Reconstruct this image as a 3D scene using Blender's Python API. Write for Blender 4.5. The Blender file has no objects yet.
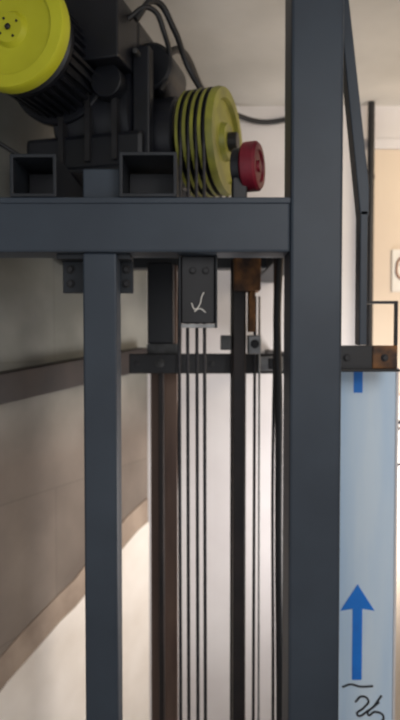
import bpy, bmesh, math, random
from mathutils import Vector, Matrix
random.seed(4)
scn=bpy.context.scene
scn.view_settings.view_transform='Standard'
COL=scn.collection
CZ=2.372   # ceiling height

# ---------------- materials ----------------
def mat(name,c1,c2=None,scale=8,rough=0.6,metal=0.0,bump=0.0,detail=5,lo=0.35,hi=0.65,stretch=None):
    m=bpy.data.materials.new(name); m.use_nodes=True
    nt=m.node_tree; b=nt.nodes['Principled BSDF']
    b.inputs['Roughness'].default_value=rough; b.inputs['Metallic'].default_value=metal
    tc=nt.nodes.new('ShaderNodeTexCoord'); mp=nt.nodes.new('ShaderNodeMapping')
    nt.links.new(tc.outputs['Object'],mp.inputs[0])
    if stretch: mp.inputs['Scale'].default_value=stretch
    n=nt.nodes.new('ShaderNodeTexNoise'); n.inputs['Scale'].default_value=scale; n.inputs['Detail'].default_value=detail
    nt.links.new(mp.outputs[0],n.inputs['Vector'])
    r=nt.nodes.new('ShaderNodeValToRGB')
    c2=c2 or tuple(v*0.8 for v in c1)
    r.color_ramp.elements[0].position=lo; r.color_ramp.elements[1].position=hi
    r.color_ramp.elements[0].color=(*c2,1); r.color_ramp.elements[1].color=(*c1,1)
    nt.links.new(n.outputs['Fac'],r.inputs[0]); nt.links.new(r.outputs[0],b.inputs['Base Color'])
    if bump:
        bp=nt.nodes.new('ShaderNodeBump'); bp.inputs['Strength'].default_value=bump; bp.inputs['Distance'].default_value=0.01
        nt.links.new(n.outputs['Fac'],bp.inputs['Height']); nt.links.new(bp.outputs[0],b.inputs['Normal'])
    return m
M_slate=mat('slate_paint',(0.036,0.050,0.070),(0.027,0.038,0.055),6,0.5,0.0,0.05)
M_slate3=mat('slate_paint_dark',(0.016,0.020,0.027),(0.009,0.011,0.015),14,0.55)  # darker slate tone for the bearer tubes
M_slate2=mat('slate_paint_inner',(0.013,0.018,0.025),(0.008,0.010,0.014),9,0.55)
M_black=mat('black_enamel',(0.008,0.009,0.014),(0.004,0.005,0.008),12,0.42)
M_dark=mat('dark_steel',(0.016,0.016,0.019),(0.009,0.008,0.009),15,0.5)
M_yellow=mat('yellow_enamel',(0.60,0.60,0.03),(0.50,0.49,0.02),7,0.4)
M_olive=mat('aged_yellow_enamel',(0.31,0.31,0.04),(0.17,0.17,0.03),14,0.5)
M_red=mat('red_enamel',(0.25,0.010,0.028),(0.10,0.006,0.015),14,0.45)
M_brown=mat('rusty_rail',(0.21,0.135,0.10),(0.12,0.075,0.06),14,0.6,stretch=(1,1,0.2))
M_rust=mat('rust_primer',(0.30,0.13,0.04),(0.045,0.025,0.018),22,0.7)
M_drail=mat('dark_rail',(0.024,0.015,0.014),(0.012,0.008,0.008),14,0.55)
M_rope=mat('rope_steel',(0.045,0.042,0.046),(0.018,0.018,0.022),90,0.5,0.3)
M_steel=mat('galvanised',(0.36,0.36,0.36),(0.22,0.22,0.22),30,0.45,0.4)
M_dsteel=mat('dull_bolt_steel',(0.10,0.10,0.10),(0.05,0.05,0.05),30,0.5,0.4)
M_white=mat('white_wall_paint',(0.80,0.78,0.79),(0.70,0.67,0.68),3,0.8,bump=0.05)
M_cream=mat('cream_wall',(0.80,0.68,0.55),(0.74,0.62,0.50),3,0.8)
M_ceil=mat('ceiling_paint',(0.68,0.66,0.62),(0.46,0.45,0.42),1.6,0.85,bump=0.1)
M_floor=mat('cement_floor',(0.36,0.34,0.31),(0.25,0.24,0.22),6,0.8)
M_sunlit=mat('sunlit_patch_paint',(0.92,0.86,0.79),(0.80,0.73,0.65),5,0.85,bump=0.2)  # brightness of the sunlit wall patch, put into the colour
M_sunband=mat('sunlit_band_paint',(0.42,0.33,0.26),(0.30,0.23,0.18),9,0.9,bump=0.2)  # dimmer tone of the sunlit patch's upper band, painted as colour
M_film=mat('blue_film_panel',(0.70,0.83,0.95),(0.46,0.66,0.90),2.2,0.35,stretch=(4,1,0.5))
M_blue=mat('blue_print',(0.005,0.22,0.80),(0.005,0.18,0.70),20,0.5)
M_ink=mat('black_ink',(0.015,0.015,0.02),None,20,0.6)
M_paper=mat('paper',(0.85,0.83,0.78),(0.78,0.74,0.68),12,0.8)
M_skinp=mat('print_brown',(0.40,0.22,0.14),(0.30,0.15,0.1),40,0.8)
M_rub=mat('cable_rubber',(0.012,0.012,0.014),None,20,0.55)

def block_mat():
    m=bpy.data.materials.new('cement_rendered_wall'); m.use_nodes=True
    nt=m.node_tree; b=nt.nodes['Principled BSDF']; b.inputs['Roughness'].default_value=0.75
    tc=nt.nodes.new('ShaderNodeTexCoord'); sp=nt.nodes.new('ShaderNodeSeparateXYZ'); cb=nt.nodes.new('ShaderNodeCombineXYZ')
    nt.links.new(tc.outputs['Object'],sp.inputs[0]); nt.links.new(sp.outputs['X'],cb.inputs['X']); nt.links.new(sp.outputs['Z'],cb.inputs['Y'])
    br=nt.nodes.new('ShaderNodeTexBrick'); br.inputs['Scale'].default_value=1.0
    br.inputs['Brick Width'].default_value=0.52; br.inputs['Row Height'].default_value=0.37
    br.inputs['Mortar Size'].default_value=0.004; br.inputs['Mortar Smooth'].default_value=1.0
    br.inputs['Color1'].default_value=(0.94,0.94,0.94,1); br.inputs['Color2'].default_value=(1,1,1,1); br.inputs['Mortar'].default_value=(0.80,0.79,0.78,1)
    nt.links.new(cb.outputs[0],br.inputs['Vector'])
    n=nt.nodes.new('ShaderNodeTexNoise'); n.inputs['Scale'].default_value=2.6; n.inputs['Detail'].default_value=7
    nt.links.new(tc.outputs['Object'],n.inputs['Vector'])
    r=nt.nodes.new('ShaderNodeValToRGB')
    r.color_ramp.elements[0].position=.36; r.color_ramp.elements[0].color=(0.15,0.155,0.14,1)
    r.color_ramp.elements[1].position=.66; r.color_ramp.elements[1].color=(0.31,0.31,0.285,1)
    nt.links.new(n.outputs['Fac'],r.inputs[0])
    r2=nt.nodes.new('ShaderNodeValToRGB')
    r2.color_ramp.elements[0].position=.36; r2.color_ramp.elements[0].color=(0.17,0.135,0.11,1)
    r2.color_ramp.elements[1].position=.66; r2.color_ramp.elements[1].color=(0.29,0.24,0.20,1)
    nt.links.new(n.outputs['Fac'],r2.inputs[0])
    mr=nt.nodes.new('ShaderNodeMapRange'); mr.inputs['From Min'].default_value=1.45; mr.inputs['From Max'].default_value=1.2
    nt.links.new(sp.outputs['Z'],mr.inputs['Value'])
    mx=nt.nodes.new('ShaderNodeMix'); mx.data_type='RGBA'
    nt.links.new(mr.outputs[0],mx.inputs['Factor']); nt.links.new(r.outputs[0],mx.inputs[6]); nt.links.new(r2.outputs[0],mx.inputs[7])
    mu=nt.nodes.new('ShaderNodeMix'); mu.data_type='RGBA'; mu.blend_type='MULTIPLY'; mu.inputs['Factor'].default_value=1
    nt.links.new(mx.outputs[2],mu.inputs[6]); nt.links.new(br.outputs['Color'],mu.inputs[7])
    nt.links.new(mu.outputs[2],b.inputs['Base Color'])
    bp=nt.nodes.new('ShaderNodeBump'); bp.inputs['Strength'].default_value=.3; bp.inputs['Distance'].default_value=.01
    nt.links.new(n.outputs['Fac'],bp.inputs['Height']); nt.links.new(bp.outputs[0],b.inputs['Normal'])
    return m
M_block=block_mat()

# ---------------- geometry helpers ----------------
def add(name,bm,mats,parent=None,smooth=False,bevel=0):
    me=bpy.data.meshes.new(name); bmesh.ops.recalc_face_normals(bm,faces=bm.faces[:]); bm.to_mesh(me); bm.free()
    o=bpy.data.objects.new(name,me); COL.objects.link(o)
    for m in (mats if isinstance(mats,(list,tuple)) else [mats]): me.materials.append(m)
    if parent: o.parent=parent
    if smooth:
        for p in me.polygons: p.use_smooth=True
        me.set_sharp_from_angle(angle=math.radians(35))
    if bevel:
        md=o.modifiers.new('bevel','BEVEL'); md.width=bevel; md.segments=2; md.limit_method='ANGLE'
    return o
def empty(name,loc=(0,0,0),rz=0):
    e=bpy.data.objects.new(name,None); COL.objects.link(e); e.location=loc; e.rotation_euler=(0,0,rz); e.empty_display_size=.05
    return e
def bbox(bm,x0,x1,y0,y1,z0,z1):
    v=[bm.verts.new((x,y,z)) for x in (x0,x1) for y in (y0,y1) for z in (z0,z1)]
    for f in ((0,1,3,2),(4,6,7,5),(0,4,5,1),(2,3,7,6),(0,2,6,4),(1,5,7,3)): bm.faces.new([v[i] for i in f])
def box(name,x0,x1,y0,y1,z0,z1,m,parent=None,bevel=0.002):
    bm=bmesh.new(); bbox(bm,x0,x1,y0,y1,z0,z1); return add(name,bm,m,parent,bevel=bevel)
def lathe(name,prof,origin,axis,mats,parent=None,segs=64,matidx=None):
    bm=bmesh.new(); rings=[]
    for a,r in prof:
        if r<1e-6: rings.append([bm.verts.new((0,0,a))])
        else: rings.append([bm.verts.new((r*math.cos(2*math.pi*i/segs),r*math.sin(2*math.pi*i/segs),a)) for i in range(segs)])
    for k in range(len(prof)-1):
        A,B=rings[k],rings[k+1]
        for i in range(segs):
            j=(i+1)%segs
            if len(A)==1 and len(B)==1: continue
            if len(A)==1: f=bm.faces.new((A[0],B[i],B[j]))
            elif len(B)==1: f=bm.faces.new((A[i],A[j],B[0]))
            else: f=bm.faces.new((A[i],A[j],B[j],B[i]))
            if matidx: f.material_index=matidx[k]
    q=Vector(axis).to_track_quat('Z','Y').to_matrix().to_4x4()
    bm.transform(Matrix.Translation(Vector(origin))@q)
    return add(name,bm,mats,parent,smooth=True)
def cyl(name,p0,p1,r,m,parent=None,segs=32,ch=0.002):
    p0=Vector(p0);p1=Vector(p1);L=(p1-p0).length
    ch=min(ch,r*.4)
    return lathe(name,[(0,0),(0,r-ch),(ch,r),(L-ch,r),(L,r-ch),(L,0)],p0,p1-p0,m,parent,segs)
def prism(name,pts,y0,y1,m,parent=None,bevel=0):
    bm=bmesh.new(); a=[bm.verts.new((x,y0,z)) for x,z in pts]; b=[bm.verts.new((x,y1,z)) for x,z in pts]
    bm.faces.new(a); bm.faces.new(b[::-1]); n=len(pts)
    for i in range(n): bm.faces.new((a[i],b[i],b[(i+1)%n],a[(i+1)%n]))
    return add(name,bm,m,parent,bevel=bevel)
def cable(name,pts,r,m,parent=None,smooth=True):
    cu=bpy.data.curves.new(name,'CURVE'); cu.dimensions='3D'; cu.bevel_depth=r; cu.bevel_resolution=3; cu.use_fill_caps=True
    if smooth:
        s=cu.splines.new('BEZIER'); s.bezier_points.add(len(pts)-1)
        for bp,p in zip(s.bezier_points,pts): bp.co=p; bp.handle_left_type=bp.handle_right_type='AUTO'
    else:
        s=cu.splines.new('POLY'); s.points.add(len(pts)-1)
        for bp,p in zip(s.points,pts): bp.co=(*p,1)
    cu.materials.append(m); o=bpy.data.objects.new(name,cu); COL.objects.link(o)
    if parent: o.parent=parent
    return o
def tube_y(name,x0,x1,y0,y1,z0,z1,t,m,parent):
    bm=bmesh.new()
    def ring(y): 
        return ([bm.verts.new(p) for p in ((x0,y,z0),(x1,y,z0),(x1,y,z1),(x0,y,z1))],
                [bm.verts.new(p) for p in ((x0+t,y,z0+t),(x1-t,y,z0+t),(x1-t,y,z1-t),(x0+t,y,z1-t))])
    o0,i0=ring(y0); o1,i1=ring(y1)
    for k in range(4):
        j=(k+1)%4
        bm.faces.new((o0[k],o0[j],o1[j],o1[k])); bm.faces.new((i0[k],i1[k],i1[j],i0[j]))
        bm.faces.new((o0[k],i0[k],i0[j],o0[j])); bm.faces.new((o1[k],o1[j],i1[j],i1[k]))
    return add(name,bm,m,parent,bevel=0.0015)
def bolt(name,p,axis,r,m,parent):
    a=Vector(axis).normalized(); p=Vector(p)
    cyl(name+'_washer',p,p+a*r*.25,r*1.35,m,parent,20,.0005)
    lathe(name+'_head',[(0,0),(0,r),(r*.7,r),(r*.8,r*.85),(r*.8,0)],p+a*r*.25,a,m,parent,6)

# ---------------- room ----------------
box('floor',-1.8,1.6,-2.0,1.1,-0.1,0,M_floor,bevel=0)
box('ceiling',-1.8,1.6,-2.0,1.1,CZ,CZ+.1,M_ceil,bevel=0)
box('wall_back',-0.45,1.6,1.0,1.1,0,CZ,M_white,bevel=0)
box('wall_right',1.5,1.6,-2.0,1.0,0,CZ,M_cream,bevel=0)
ang=math.atan2(.891,.454)
bm=bmesh.new(); bbox(bm,0,3.366,0,0.1,0,CZ)
wl=add('wall_left',bm,M_block); wl.location=(-1.718,-2.0,0); wl.rotation_euler=(0,0,ang)
def wall_poly(name,pts,t0,t1,m):
    o=prism(name,pts,-t1,-t0,m); o.location=wl.location; o.rotation_euler=wl.rotation_euler; return o
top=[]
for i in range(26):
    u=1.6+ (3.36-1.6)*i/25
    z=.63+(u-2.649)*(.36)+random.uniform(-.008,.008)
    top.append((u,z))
wall_poly('sunlit_patch',[(1.6,0.0),(3.36,0.0)]+top[::-1],0.0,0.008,M_sunlit)  # sunlight on the lower wall, painted as a thin pale slab
wall_poly('sunlit_patch_band',[(1.6,0.2)]+[(3.36,.5)]+[(u,z+.085+random.uniform(-.008,.008)) for u,z in top][::-1],0.0,0.004,M_sunband)  # dimmer upper band of the same sunlight, also a coloured slab
d=Vector((.454,.891,0)); nrm=Vector((.891,-.454,0)); W0=Vector((-1.718,-2.0,0))
bm=bmesh.new()
def rb(u,zc,h,o0,o1):
    b=W0+d*u
    return [bm.verts.new(b+nrm*o+Vector((0,0,zc+s*h))) for o,s in ((o0,-1),(o1,-1),(o1,1),(o0,1))]
A=rb(2.2,1.385,.038,.001,.05); B=rb(3.30,1.474,.038,.001,.05)
bm.faces.new(A); bm.faces.new(B[::-1])
for k in range(4): bm.faces.new((A[k],B[k],B[(k+1)%4],A[(k+1)%4]))
add('wall_mounted_rail',bm,M_drail,bevel=.002)

box('trim_3',0.60,1.5,0.975,1.0,2.215,2.25,M_white,bevel=.003)
box('trim_4',0.615,1.49,0.985,1.0,0.0,2.214,M_cream,bevel=.002)
pp=empty('vertical_conduit')
cyl('pipe',(.600,.96,0.05),(.600,.96,CZ-.002),.012,M_dark,pp)
for i,z in enumerate((2.1,1.2,.5)): box('clip_%d'%i,.588,.612,.95,.999,z,z+.02,M_dark,pp)
ps=empty('wall_poster')
box('sheet',.685,.86,.978,.984,1.71,1.86,M_paper,ps,0)
cable('printed_outline',[(.745,.976,1.835),(.71,.976,1.825),(.700,.976,1.795),(.705,.976,1.765),(.74,.976,1.745)],.004,M_skinp,ps)
cable('printed_brow',[(.715,.976,1.805),(.728,.975,1.812),(.74,.975,1.806)],.003,M_ink,ps)
cable('printed_mouth',[(.72,.976,1.772),(.73,.975,1.768),(.745,.975,1.772)],.003,M_skinp,ps)
nt_=empty('wall_notice')
box('sheet',.690,.86,.978,.984,1.0,1.34,M_paper,nt_,0)
for i,(z,h) in enumerate(((1.235,.014),(1.215,.010),(1.085,.010))): box('text_line_%d'%i,.706,.84,.976,.978,z,z+h,M_ink,nt_,0)

# ---------------- steel frame ----------------
fr=empty('machine_bed_frame')
box('post_right',.180,.284,0,.10,0,CZ-.002,M_slate,fr,.006)
box('beam_front',-.60,.180,0.004,.10,1.716,1.822,M_slate,fr,.005)
box('beam_top_lip',-.60,.180,0.000,.012,1.812,1.824,M_slate,fr,.002)
box('post_left',-.236,-.168,.012,.082,0,1.716,M_slate,fr,.004)
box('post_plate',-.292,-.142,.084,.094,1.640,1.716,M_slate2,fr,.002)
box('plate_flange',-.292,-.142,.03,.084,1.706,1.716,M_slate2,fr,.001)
for i,(x,z) in enumerate(((-.275,1.69),(-.275,1.66),(-.156,1.69),(-.156,1.66))): bolt('plate_bolt_%d'%i,(x,.084,z),(0,-1,0),.007,M_dark,fr)
box('beam_rear',-.385,.19,.54,.60,1.744,1.822,M_slate2,fr,.003)
box('beam_side',.195,.270,.10,.998,1.744,1.822,M_slate2,fr,.003)
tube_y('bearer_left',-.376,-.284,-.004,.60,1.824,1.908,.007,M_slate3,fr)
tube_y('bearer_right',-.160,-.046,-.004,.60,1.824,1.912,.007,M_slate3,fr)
box('bearer_shade_left',-.365,-.295,.10,.12,1.835,1.895,M_black,fr,0)  # black plate standing in for the shade inside the hollow tube
box('bearer_shade_right',-.15,-.056,.10,.12,1.835,1.895,M_black,fr,0)  # same painted shade for the right-hand tube
box('packing_block',-.238,-.162,.03,.10,1.824,1.888,M_slate,fr,.003)
prism('brace_upper',[(.282,2.28),(.302,2.28),(.352,1.86),(.352,1.80),(.334,1.80)],.06,.10,M_slate,fr,.002)
box('brace_drop',.334,.350,.06,.10,1.53,1.81,M_slate,fr,.002)

br=empty('angle_bracket')
box('lower_bar',.284,.365,.07,.085,1.474,1.529,M_dark,br)
box('lower_shelf',.284,.418,.05,.085,1.474,1.480,M_dark,br)
box('end_bar',.365,.418,.07,.085,1.480,1.529,M_rust,br)
box('upright_outer',.413,.418,.07,.085,1.529,1.622,M_dark,br,.001)
box('upper_strip',.345,.418,.07,.085,1.617,1.623,M_dark,br,.001)
bolt('bolt_a',(.31,.07,1.503),(0,-1,0),.006,M_dark,br); bolt('bolt_b',(.39,.07,1.503),(0,-1,0),.006,M_dark,br)

pn=empty('film_covered_door_panel')
box('panel_sheet',.286,.440,.150,.165,0.0,1.478,M_film,pn,.002)
box('edge_strip',.440,.446,.148,.167,0.0,1.478,M_white,pn,.001)
Y=.1495
prism('printed_arrow',[(.347,.765),(.369,.765),(.369,.930),(.397,.925),(.358,.986),(.319,.925),(.347,.930)],Y-.001,Y,M_blue,pn)
prism('printed_arrow_tail',[(.345,1.422),(.365,1.422),(.365,1.478),(.345,1.478)],Y-.001,Y,M_blue,pn)
D=-.022
def ink(n,pts): cable(n,[(x,Y,z+D) for x,z in pts],.0024,M_ink,pn)
ink('marker_dash',[(.325,.770),(.345,.776),(.365,.771),(.395,.772)])
ink('marker_scrawl',[(.355,.735),(.37,.748),(.385,.738),(.375,.722),(.36,.705),(.385,.715),(.41,.735)])
ink('marker_scrawl_b',[(.415,.75),(.40,.728),(.385,.705),(.40,.712),(.42,.70),(.405,.68)])

# ---------------- guide rails and shaft steelwork ----------------
gr=empty('guide_rail')
box('blade',-.111,-.097,.405,.46,0,1.744,M_drail,gr)
box('flange',-.136,-.062,.46,.47,0,1.744,M_brown,gr)
box('shoe',-.138,-.07,.392,.46,1.53,1.744,M_black,gr,.004)
box('clamp',-.14,-.055,.398,.40,1.50,1.53,M_dsteel,gr,.001)
bolt('clamp_bolt',(-.105,.372,1.480),(0,-1,0),.009,M_dsteel,gr)
g2=empty('guide_rail.001')
box('blade',.083,.112,.30,.345,0,1.744,M_drail,g2)
box('flange',.078,.118,.345,.353,0,1.744,M_drail,g2)
box('shoe_bracket',.083,.148,.27,.35,1.660,1.744,M_rust,g2,.004)
box('shoe_plate',.120,.136,.28,.34,1.56,1.660,M_rust,g2,.003)
box('clip_a',.052,.078,.30,.35,1.515,1.552,M_dsteel,g2,.002)
box('clip_b',.120,.152,.30,.35,1.505,1.552,M_steel,g2,.003)
bolt('clip_bolt',(.136,.30,1.530),(0,-1,0),.008,M_dark,g2)
cb=empty('rail_cross_beam')
box('bar',-.185,.236,.372,.404,1.452,1.504,M_dark,cb,.003)
box('end_clip',.155,.215,.362,.372,1.460,1.497,M_steel,cb,.002)
box('end_clip_lug',.176,.190,.350,.362,1.464,1.493,M_dark,cb,.002)
for i,x in enumerate((-.165,-.03,.03)): bolt('bolt_%d'%i,(x,.372,1.478),(0,-1,0),.006,M_dark,cb)
box('wall_tie',.236,.256,.372,.998,1.452,1.504,M_dark,cb)

tg=empty('rope_hitch_plate')
box('plate',-.040,.032,.060,.072,1.575,1.716,M_dark,tg,.003)
box('bottom_edge',-.040,.032,.056,.072,1.566,1.574,M_steel,tg,.001)
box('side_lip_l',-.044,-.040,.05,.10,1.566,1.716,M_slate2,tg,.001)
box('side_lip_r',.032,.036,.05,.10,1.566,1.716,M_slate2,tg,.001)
cable('chalk_mark',[(-.018,.0585,1.618),(-.010,.0585,1.605),(-.002,.0585,1.612),(.004,.0585,1.632),(.008,.0585,1.64)],.0013,M_paper,tg)
cable('chalk_mark_b',[(-.012,.0585,1.60),(0,.0585,1.606),(.012,.0585,1.598)],.0013,M_paper,tg)
bolt('bolt_a',(-.015,.06,1.685),(0,-1,0),.006,M_dark,tg); bolt('bolt_b',(.012,.06,1.685),(0,-1,0),.006,M_dark,tg)

# ---------------- traction machine ----------------
MO=Vector((-.2,.3,1.920))
mc=empty('elevator_traction_machine',MO,math.radians(-15))
box('base_plate',-.185,.150,-.155,.19,-.007,0.004,M_black,mc,.003)
lathe('gear_housing',[(-.12,0),(-.12,.12),(-.105,.145),(.075,.145),(.09,.12),(.09,0)],(0,.01,.147),(1,0,0),M_black,mc)
box('gear_case_foot',-.175,.115,-.14,.15,0,.085,M_black,mc,.012)
box('gear_case_top',-.16,.080,-.09,.13,.16,.37,M_black,mc,.025)
cyl('worm_housing',(-.088,-.12,.228),(-.088,.20,.228),.092,M_black,mc,48,.01)
lathe('bearing_cap',[(0,.0),(0,.075),(.012,.075),(.02,.06),(.03,.045),(.03,0)],(.09,.01,.11),(1,0,0),M_dark,mc)
for i in range(8):
    a=i*math.pi/4; bolt('cap_bolt_%d'%i,(.09,.01+.09*math.cos(a),.12+.09*math.sin(a)),(1,0,0),.008,M_dark,mc)
for i in range(8):
    a=i*math.pi/4+.3; bolt('worm_bolt_%d'%i,(-.088+.074*math.cos(a),-.12,.228+.074*math.sin(a)),(0,-1,0),.006,M_dark,mc)
for i,(x,y) in enumerate(((-.165,-.145),(.13,-.12),(.13,.16),(-.165,.16))): bolt('foot_bolt_%d'%i,(x,y,0),(0,0,1),.010,M_dsteel,mc)
for i,x in enumerate((-.085,-.02,.045)): prism('rib_%d'%i,[(x,.02),(x+.012,.02),(x+.012,.20),(x,.20)],-.150,-.10,M_dark,mc)
def fins(name,y0,y1,x,z,r0,r1,n,m):
    bm=bmesh.new(); pts=[]
    for i in range(n):
        for da,r in ((0,r0),(.35,r0),(.45,r1),(.80,r1),(.90,r0)):
            a=2*math.pi*(i+da)/n; pts.append((x+r*math.cos(a),z+r*math.sin(a)))
    a=[bm.verts.new((p[0],y0,p[1])) for p in pts]; b=[bm.verts.new((p[0],y1,p[1])) for p in pts]
    bm.faces.new(a); bm.faces.new(b[::-1])
    for i in range(len(pts)): j=(i+1)%len(pts); bm.faces.new((a[i],b[i],b[j],a[j]))
    return add(name,bm,m,mc)
MX,MZ=-.088,.228
fins('motor_finned_body',-.27,-.14,MX,MZ,.096,.106,36,M_black)
cyl('motor_end_bell',(MX,-.295,MZ),(MX,-.268,MZ),.107,M_black,mc,48,.008)
cyl('motor_flange',(MX,-.145,MZ),(MX,-.118,MZ),.118,M_black,mc,48,.004)
cyl('flywheel_shaft',(MX,-.335,MZ),(MX,-.29,MZ),.02,M_dark,mc)
FX,FZ=-.078,.222
lathe('yellow_flywheel',[(0,0),(0,.10),(.004,.115),(.024,.115),(.030,.111),(.030,.088),(.026,.086),(.024,.082),(.024,.035),(.030,.031),(.034,.028),(.034,0)],
      (FX,-.325,FZ),(0,-1,0),M_yellow,mc,96)
cyl('flywheel_hub_nut',(FX,-.359,FZ),(FX,-.366,FZ),.006,M_dark,mc,6)
for i in range(4):
    a=i*math.pi/2+.5; cyl('hub_screw_%d'%i,(FX+.02*math.cos(a),-.359,FZ+.02*math.sin(a)),(FX+.02*math.cos(a),-.361,FZ+.02*math.sin(a)),.0025,M_dark,mc,12,.0003)
box('terminal_box',-.035,.085,-.21,-.09,.215,.350,M_black,mc,.006)
box('terminal_lid',-.038,.088,-.216,-.21,.210,.355,M_black,mc,.003)
cyl('brake_solenoid',(.04,-.10,.185),(.04,-.17,.185),.036,M_black,mc)
box('brake_arm_a',.085,.125,-.125,-.095,.03,.27,M_black,mc,.004)
box('brake_arm_b',.085,.115,.115,.135,.03,.27,M_black,mc,.004)
cyl('brake_drum',(.09,.01,.093),(.165,.01,.093),.105,M_black,mc,64,.006)
cyl('brake_spring_rod',(.10,-.15,.25),(.10,.17,.25),.006,M_dsteel,mc)
cyl('brake_coil',(.10,-.06,.255),(.10,.07,.255),.055,M_black,mc,40,.006)
cyl('lifting_eye_post',(-.04,.02,.36),(-.04,.02,.39),.012,M_dark,mc)
# sheave
SC=(.231,.01,.086)
cyl('sheave_shaft',(.10,.01,.086),(.297,.01,.086),.022,M_dark,mc)
prof=[(-.045,0),(-.045,.117),(-.043,.123),(-.036,.123)]; mi=[0,0,0]
x=-.036
for g in range(4):
    prof+=[(x+.001,.110),(x+.009,.110),(x+.010,.123),(x+.018,.123)]; mi+=[1,1,1,0]; x+=.018
prof+=[(.044,.120),(.044,.098),(.034,.094),(.034,.045),(.046,.040),(.046,0)]; mi+=[0,0,0,0,0,0]
mi=mi[:len(prof)-1]
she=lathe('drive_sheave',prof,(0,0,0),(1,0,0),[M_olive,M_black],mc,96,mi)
she.location=SC; she.rotation_euler=(0,0,math.radians(-5))

rw=empty('overspeed_switch_wheel')
ax=Vector((.94,-.34,0))
c=Vector((.092,.055,1.897))
lathe('red_wheel',[(0,0),(0,.046),(.004,.050),(.028,.050),(.033,.045),(.033,.034),(.029,.031),(.029,.012),(.034,.011),(.034,0)],c,ax,M_red,rw)
cyl('switch_body',c-ax*.020,c-ax*.001,.040,M_black,rw)
box('foot',.066,.096,.03,.085,1.824,1.872,M_black,rw,.003)

# ropes
hr=empty('hoist_rope_set')
R22=Matrix.Rotation(math.radians(-20),3,'Z')
ctr=MO+Matrix.Rotation(math.radians(-15),3,'Z')@Vector(SC)
axv=R22@Vector((1,0,0)); tv=R22@Vector((0,1,0))
for i in range(4):
    a0=-.031+.018*i
    pts=[]
    for k in range(25):
        th=math.pi*k/24
        pts.append(ctr+axv*a0-tv*.114*math.cos(th)+Vector((0,0,.114*math.sin(th))))
    f=pts[0]; xs=(-.043,-.024,-.003,.014)[i]
    front=[(xs,f.y+.02,0.02),(xs-.004,f.y+.005,1.60)]
    b=pts[-1]
    cable('rope_%d'%i,front+[tuple(p) for p in pts]+[(b.x,b.y,1.85)],.0040,M_rope,hr,False)
gv=empty('governor_rope')
cable('rope_a',[(.137,.33,.01),(.139,.33,1.65)],.004,M_rope,gv,False)
cable('rope_b',[(.152,.33,.01),(.150,.33,1.65)],.003,M_steel,gv,False)
tc=empty('travelling_cable')
cable('cable_a',[(.205,.30,.01),(.203,.30,.6),(.198,.30,1.0),(.196,.30,1.4),(.190,.29,1.6),(.192,.26,1.744)],.0100,M_rub,tc)
cable('cable_b',[(.186,.31,.01),(.186,.31,.7),(.183,.31,1.2),(.186,.30,1.6),(.182,.27,1.744)],.004,M_rub,tc)
lc=empty('control_cable')
cable('cable_a',[(-.056,.42,.01),(-.054,.41,.7),(-.052,.40,.95),(-.056,.36,1.3),(-.050,.35,1.6),(-.055,.36,1.744)],.003,M_rub,lc)
pc=empty('power_cable')
cable('wall_run',[(-.09,.28,2.22),(-.05,.35,2.27),(.0,.5,2.24),(.04,.7,2.25),(.10,.93,2.325),(.22,.985,2.310),(.34,.985,2.325),(.50,.985,2.35)],.009,M_rub,pc)
cable('loop_a',[(-.14,.14,2.24),(-.10,.16,2.29),(-.06,.2,2.25),(-.03,.25,2.19),(.0,.26,2.14)],.007,M_rub,pc)
cable('loop_b',[(-.16,.14,2.24),(-.11,.15,2.27),(-.08,.18,2.23),(-.07,.22,2.17),(-.09,.2,2.11)],.006,M_rub,pc)
cable('left_run',[(-.62,.1,2.06),(-.48,.18,2.00),(-.38,.22,1.95),(-.30,.22,1.93)],.005,M_rub,pc)

# ---------------- lights ----------------
def area(name,loc,target,size,power,col):
    l=bpy.data.lights.new(name,'AREA'); l.energy=power; l.size=size; l.color=col
    o=bpy.data.objects.new(name,l); COL.objects.link(o); o.location=loc
    o.rotation_euler=(Vector(target)-Vector(loc)).to_track_quat('-Z','Y').to_euler()
area('shaft_fill',(.75,.55,.9),(0,.95,1.2),.5,9.0,(1,.95,.92))  # added fill to brighten the back wall, no actual source there
area('room_fill',(.7,-1.5,2.1),(0,.5,1.4),.6,7,(1,.97,.94))  # added general fill from behind the camera, not a real fixture
area('warm_lamp',(1.3,.3,2.0),(.8,1,1.8),.3,6,(1,.83,.62))
w=bpy.data.worlds.new('world'); scn.world=w; w.use_nodes=True
w.node_tree.nodes['Background'].inputs[0].default_value=(.94,.96,1,1); w.node_tree.nodes['Background'].inputs[1].default_value=.74

cam=bpy.data.cameras.new('camera'); co=bpy.data.objects.new('camera',cam); COL.objects.link(co)
cam.sensor_fit='VERTICAL'; cam.sensor_height=36; cam.lens=31; cam.clip_start=.02
cam.dof.use_dof=True; cam.dof.focus_distance=.80; cam.dof.aperture_fstop=5
co.location=(0,-1.24,1.544); co.rotation_euler=(math.radians(88),0,0)
scn.camera=co
